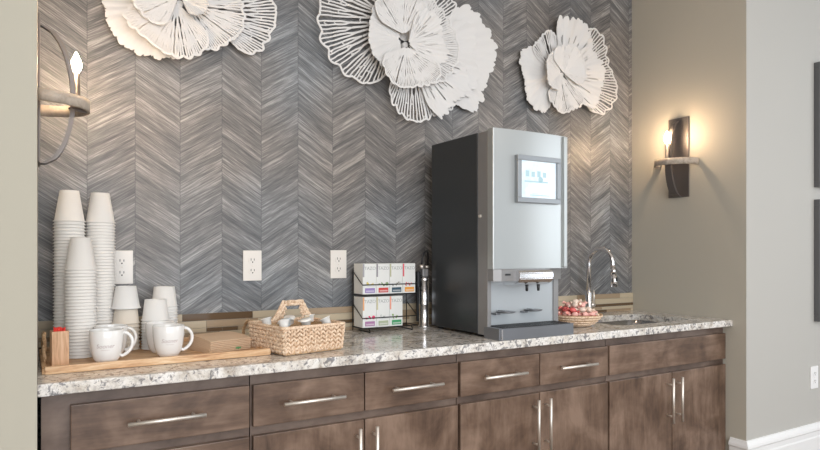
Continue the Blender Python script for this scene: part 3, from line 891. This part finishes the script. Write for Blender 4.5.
# ------------------------------------------------------------------ picture frames
def picture(x0, x1, z0, z1, lb):
    t = thing('picture_frame', lb, 'picture', ((x0+x1)/2, YN, z0)); w_ = .030; y = YN
    bm = new()
    bx(bm, x0, x1, y-.030, y-.0005, z0, z0+w_, 0, .002); bx(bm, x0, x1, y-.030, y-.0005, z1-w_, z1, 0, .002)
    bx(bm, x0, x0+w_, y-.030, y-.0005, z0+w_, z1-w_, 0, .002); bx(bm, x1-w_, x1, y-.030, y-.0005, z0+w_, z1-w_, 0, .002)
    wpart('frame', bm, 'picture_frame', t)
    bm = new(); bx(bm, x0+w_, x1-w_, y-.012, y-.006, z0+w_, z1-w_); wpart('mat_board', bm, 'mat_board', t)
    bm = new(); bx(bm, x0+w_+.1, x1-w_-.1, y-.0135, y-.0122, z0+w_+.1, z1-w_-.1); wpart('print', bm, 'glass', t)
picture(3.580, 4.17, 1.545, 2.215, 'dark framed picture at the right edge, the upper of two')
picture(3.580, 4.17, .822, 1.478, 'dark framed picture at the right edge, the lower of two')

# ------------------------------------------------------------------ sconces (local: +x points away from the wall)
def sconce(loc, rz, lb):
    t = thing('wall_sconce', lb, 'lamp', loc, rz, 'candle sconces')
    zc = 0
    bm = new(); bx(bm, .0005, .007, -.062, .062, -.205, .222, 0, .002); finish('backplate', bm, 'sconce_metal', t)
    # bowed strap from top to bottom of the plate
    bm = new(); n = 28; A = []
    for i in range(n+1):
        f = -1+2*i/n; z = f*.203; x = .007+.078*math.sqrt(max(0, 1-f*f))**1.1; wd = .010+.012*(1-f)/2
        A.append([bm.verts.new((x+dx, s*wd, z)) for dx, s in ((0, -1), (0, 1), (.013, 1), (.013, -1))])
    for P, Q in zip(A, A[1:]):
        for k in range(4): bm.faces.new((P[k], P[(k+1) % 4], Q[(k+1) % 4], Q[k]))
    bm.faces.new(A[0][::-1]); bm.faces.new(A[-1]); finish('bowed_strap', bm, 'sconce_metal', t)
    # half ring band
    def band(r0, r1, z0, z1):
        bm = new(); n = 40; A = []
        for i in range(n+1):
            a = -PI/2+PI*i/n; c, s = math.cos(a), math.sin(a)
            A.append([bm.verts.new((.002+q*1.12*c, q*.97*s, z)) for q, z in ((r0, z0-.022), (r1, z0-.022), (r1, z1-.022), (r0, z1-.022))])
        for P, Q in zip(A, A[1:]):
            for k in range(4):
                f = bm.faces.new((P[k], P[(k+1) % 4], Q[(k+1) % 4], Q[k])); f.smooth = (k % 2 == 1)
        bm.faces.new(A[0][::-1]); bm.faces.new(A[-1]); return bm
    finish('ring_band', band(.114, .121, -.018, .016), 'sconce_wood', t)
    bm = new(); bx(bm, .082, .133, -.010, .010, -.038, -.034); finish('candle_bracket', bm, 'sconce_metal', t)
    bm = new(); lathe(bm, [(0, 0), (.020, 0), (.022, .004), (.013, .006), (.0110, .008), (.0110, .112), (0, .112)], 20, (.100, 0, -.034)); finish('candle_sleeve', bm, 'candle_metal', t)
    bm = new(); lathe(bm, [(0, 0), (.006, 0), (.012, .010), (.0155, .022), (.013, .036), (.006, .052), (.0015, .062), (0, .063)], 20, (.100, 0, .0782)); finish('flame_bulb', bm, 'bulb', t)
    return t
for loc, rz, lb in (((XR, -.31, 1.694), PI, 'lit candle-style wall sconce on the right niche wall above the tap'),
                    ((XL, -.31, 1.656), 0, 'lit candle-style wall sconce at the left edge above the cup stacks')):
    sconce(loc, rz, lb)

# ------------------------------------------------------------------ coral wall sculptures
def ribbon(bm, pts, wd, th=.0028):
    """flat strip through pts (x, y, z), width in the wall plane, thickness in y"""
    n = len(pts); A = []
    for i in range(n):
        d = Vector(pts[min(i+1, n-1)])-Vector(pts[max(i-1, 0)]); q = Vector((-d.z, 0, d.x)); q.normalize()
        w2 = (wd[i] if isinstance(wd, list) else wd)/2; p = Vector(pts[i])
        A.append([bm.verts.new(p+q*w2), bm.verts.new(p-q*w2), bm.verts.new(p-q*w2+Vector((0, th, 0))), bm.verts.new(p+q*w2+Vector((0, th, 0)))])
    for P, Q in zip(A, A[1:]):
        for k in range(4): bm.faces.new((P[k], P[(k+1) % 4], Q[(k+1) % 4], Q[k]))
    bm.faces.new(A[0][::-1]); bm.faces.new(A[-1])
def outline(R, a0, a1, seed, lobes):
    r = random.Random(seed); ph = r.random()*6
    def f(t):
        e = 1-.34*abs(2*t-1)**7
        return R*e*(.935+.035*abs(math.sin(lobes*PI*t+ph))**.6+.045*math.sin(3.7*t*PI+ph)+.016*math.sin(lobes*5.3*t+ph*2))
    return f
def fan_surface(cx, cz, a0, a1, y0, cup, seed):
    A0, A1 = math.radians(a0), math.radians(a1)
    def S(t, rr, R):
        a = A0+(A1-A0)*t; k = rr/R
        y = y0-cup*(k**1.6)+.006*math.sin(5*PI*t+seed)*k
        return (cx+rr*math.cos(a), min(y, -.004), cz+rr*math.sin(a))
    return S
def fan_lace(parent, cx, cz, a0, a1, R, y0, cup, seed, n0=None, lobes=12, m='art'):
    r = random.Random(seed); S = fan_surface(cx, cz, a0, a1, y0, cup, seed); O = outline(R, a0, a1, seed, lobes)
    bm = new(); span = abs(math.radians(a1-a0))
    n0 = n0 or max(5, int(span*5.5))
    lev = [.05, .30, .58, .80, .97]
    cells = [[(i+.5)/n0 for i in range(n0)]]
    # ribs branch outward; every level doubles
    cur = [((i+.5+r.uniform(-.12, .12))/n0, .5/n0) for i in range(n0)]; jit = {}
    for L in range(len(lev)-1):
        nxt = []; jn = {}
        for (tc, hw) in cur:
            kids = [(tc-hw*.5, hw*.5), (tc+hw*.5, hw*.5)] if L in (1, 2) else [(tc, hw)]
            for (tk, hk) in kids:
                pts = []
                r0 = lev[L]+(jit.get(round(tc, 5), 0) if L else 0); j = r.uniform(-.085, .085) if L < 3 else 0
                r1 = lev[L+1]+j; jn[round(tk, 5)] = j
                for q in range(6):
                    f = q/5; g = min(1, f*2.2); g = g*g*(3-2*g)
                    t = tc+(tk-tc)*g+.1*hk*math.sin(f*PI*2+seed+tk*40)
                    rr = (r0+(r1-r0)*f)*O(tk); pts.append(S(t, rr, R))
                ribbon(bm, pts, max(.0050, .0098-.0013*L) if L else .007)
                nxt.append((tk, hk))
        # webs joining neighbours now and then
        cur = nxt; jit = jn
        if L in (1, 2, 3):
            for (ta, ha), (tb, hb) in zip(cur, cur[1:]):
                if r.random() < (.22, .30, .22)[L-1]:
                    rr = lev[L]+(lev[L+1]-lev[L])*r.uniform(.35, .9)
                    ribbon(bm, [S(ta, rr*O(ta), R), S((ta+tb)/2, (rr+.025)*O(ta), R), S(tb, rr*O(tb), R)], .0045)
    n = 110; ribbon(bm, [S(i/n, O(i/n)*.972, R) for i in range(n+1)], .0085)
    for t in (0.002, .998): ribbon(bm, [S(t, O(t)*(.05+.92*i/10), R) for i in range(11)], .006)
    # solid throat
    c = []
    for i in range(17):
        t = i/16; c.append((bm.verts.new(S(t, .02*R, R)), bm.verts.new(S(t, (.24+.05*math.sin(i*2.3))*R, R))))
    for (p, q), (p2, q2) in zip(c, c[1:]): bm.faces.new((p, p2, q2, q))
    return finish('coral_fan', bm, m, parent, off=rootloc(parent))
def fan_sheet(parent, cx, cz, a0, a1, R, y0, cup, seed, lobes=10, slots=True, m='art', inner=.04):
    r = random.Random(seed); S = fan_surface(cx, cz, a0, a1, y0, cup, seed)
    span = abs(math.radians(a1-a0)); na = int(span*46); nr = 14; O0 = outline(R, a0, a1, seed, lobes)
    notch = {}
    def O(i):
        t = i/na; v = O0(t)
        return v*(1-.035*(i % 7 == 3)-.012*((i*3) % 5 == 1))
    bm = new(); V = []
    for i in range(na+1):
        col = []
        for k in range(nr+1):
            f = inner+(1-inner)*k/nr; p = S(i/na, f*O(i), R)
            wv = .0012*math.sin(i*.9)*f
            col.append(bm.verts.new((p[0], min(-.003, p[1]+wv), p[2])))
        V.append(col)
    gap = set()
    if slots is True:
        i = 2
        while i < na-2:
            k0 = r.choice((3, 4, 6, 8)); L = r.choice((2, 3, 4))
            if r.random() < .75:
                for k in range(k0, min(nr-1, k0+L)): gap.add((i, k))
            i += r.choice((2, 3))
    for i in range(na):
        for k in range(nr):
            if (i, k) in gap: continue
            f = bm.faces.new((V[i][k], V[i+1][k], V[i+1][k+1], V[i][k+1])); f.smooth = False
    o = finish('coral_fan', bm, m, parent, off=rootloc(parent))
    md = o.modifiers.new('thick', 'SOLIDIFY'); md.thickness = .002; md.offset = 0
    return o
def sculpture(lb, cx, cz, fans):
    t = thing('coral_wall_sculpture', lb, 'wall art', (cx, 0, cz), group='white coral wall sculptures')
    for i, f in enumerate(fans):
        kind, dx, dz, a0, a1, R, y0, cup = f[:8]
        fn = fan_lace if kind == 'L' else fan_sheet
        kw = {}
        if kind == 'F': kw['slots'] = 'flat'
        if kind == 'D': kw['slots'] = True
        fn(t, cx+dx, cz+dz, a0, a1, R, y0, cup, i*7+int(cx*10), **kw)
    bm = new(); cyl(bm, (cx, 0, cz), (cx, -.05, cz), .012, seg=12); wpart('wall_mount', bm, 'art', t)
    return t
sculpture('white lacy coral wall sculpture at the left, cut by the top edge', .44, 2.105, [
    ('F', -.045, -.005, 140, 292, .228, -.018, .018),
    ('L', .08, .00, -42, 80, .295, -.020, .022),
    ('L', -.04, .03, 50, 150, .24, -.020, .03),
    ('L', .03, .01, -78, 55, .210, -.040, .030),
    ('L', -.01, -.0, 192, 318, .212, -.048, .035),
    ('L', -.01, .02, 120, 250, .170, -.062, .035),
    ('D', .0, .03, 30, 190, .13, -.075, .035),
    ('D', .0, .01, -70, 60, .090, -.080, .035)])
sculpture('largest white coral wall sculpture, of many layered fans, in the middle', 1.40, 2.12, [
    ('L', -.02, .11, 125, 254, .42, -.018, .025),
    ('F', .13, .015, -58, 55, .395, -.016, .020),
    ('L', .00, .02, 28, 122, .37, -.022, .030),
    ('L', .05, .0, 236, 324, .345, -.030, .025),
    ('D', .08, .00, -58, 42, .335, -.034, .022),
    ('D', .03, -.04, -72, 6, .320, -.050, .025),
    ('F', -.03, .02, 100, 275, .185, -.050, .035),
    ('L', .01, .0, -60, 88, .255, -.064, .035),
    ('D', .0, .0, -40, 80, .190, -.074, .035),
    ('L', -.02, .04, 40, 170, .19, -.070, .040),
    ('L', -.01, -.02, 205, 345, .200, -.072, .040)])
sculpture('white coral wall sculpture at the right, above the coffee machine', 2.35, 2.125, [
    ('F', -.03, .0, 138, 262, .250, -.018, .020),
    ('L', -.01, .0, 85, 155, .235, -.024, .025),
    ('L', .06, .0, -42, 70, .375, -.018, .025),
    ('D', .02, .0, 36, 104, .335, -.032, .026),
    ('D', .02, .01, -48, 52, .285, -.042, .028),
    ('L', .01, .0, 225, 330, .205, -.034, .028),
    ('L', .01, .01, -30, 150, .15, -.058, .030),
    ('L', -.01, .01, 120, 260, .13, -.052, .030)])
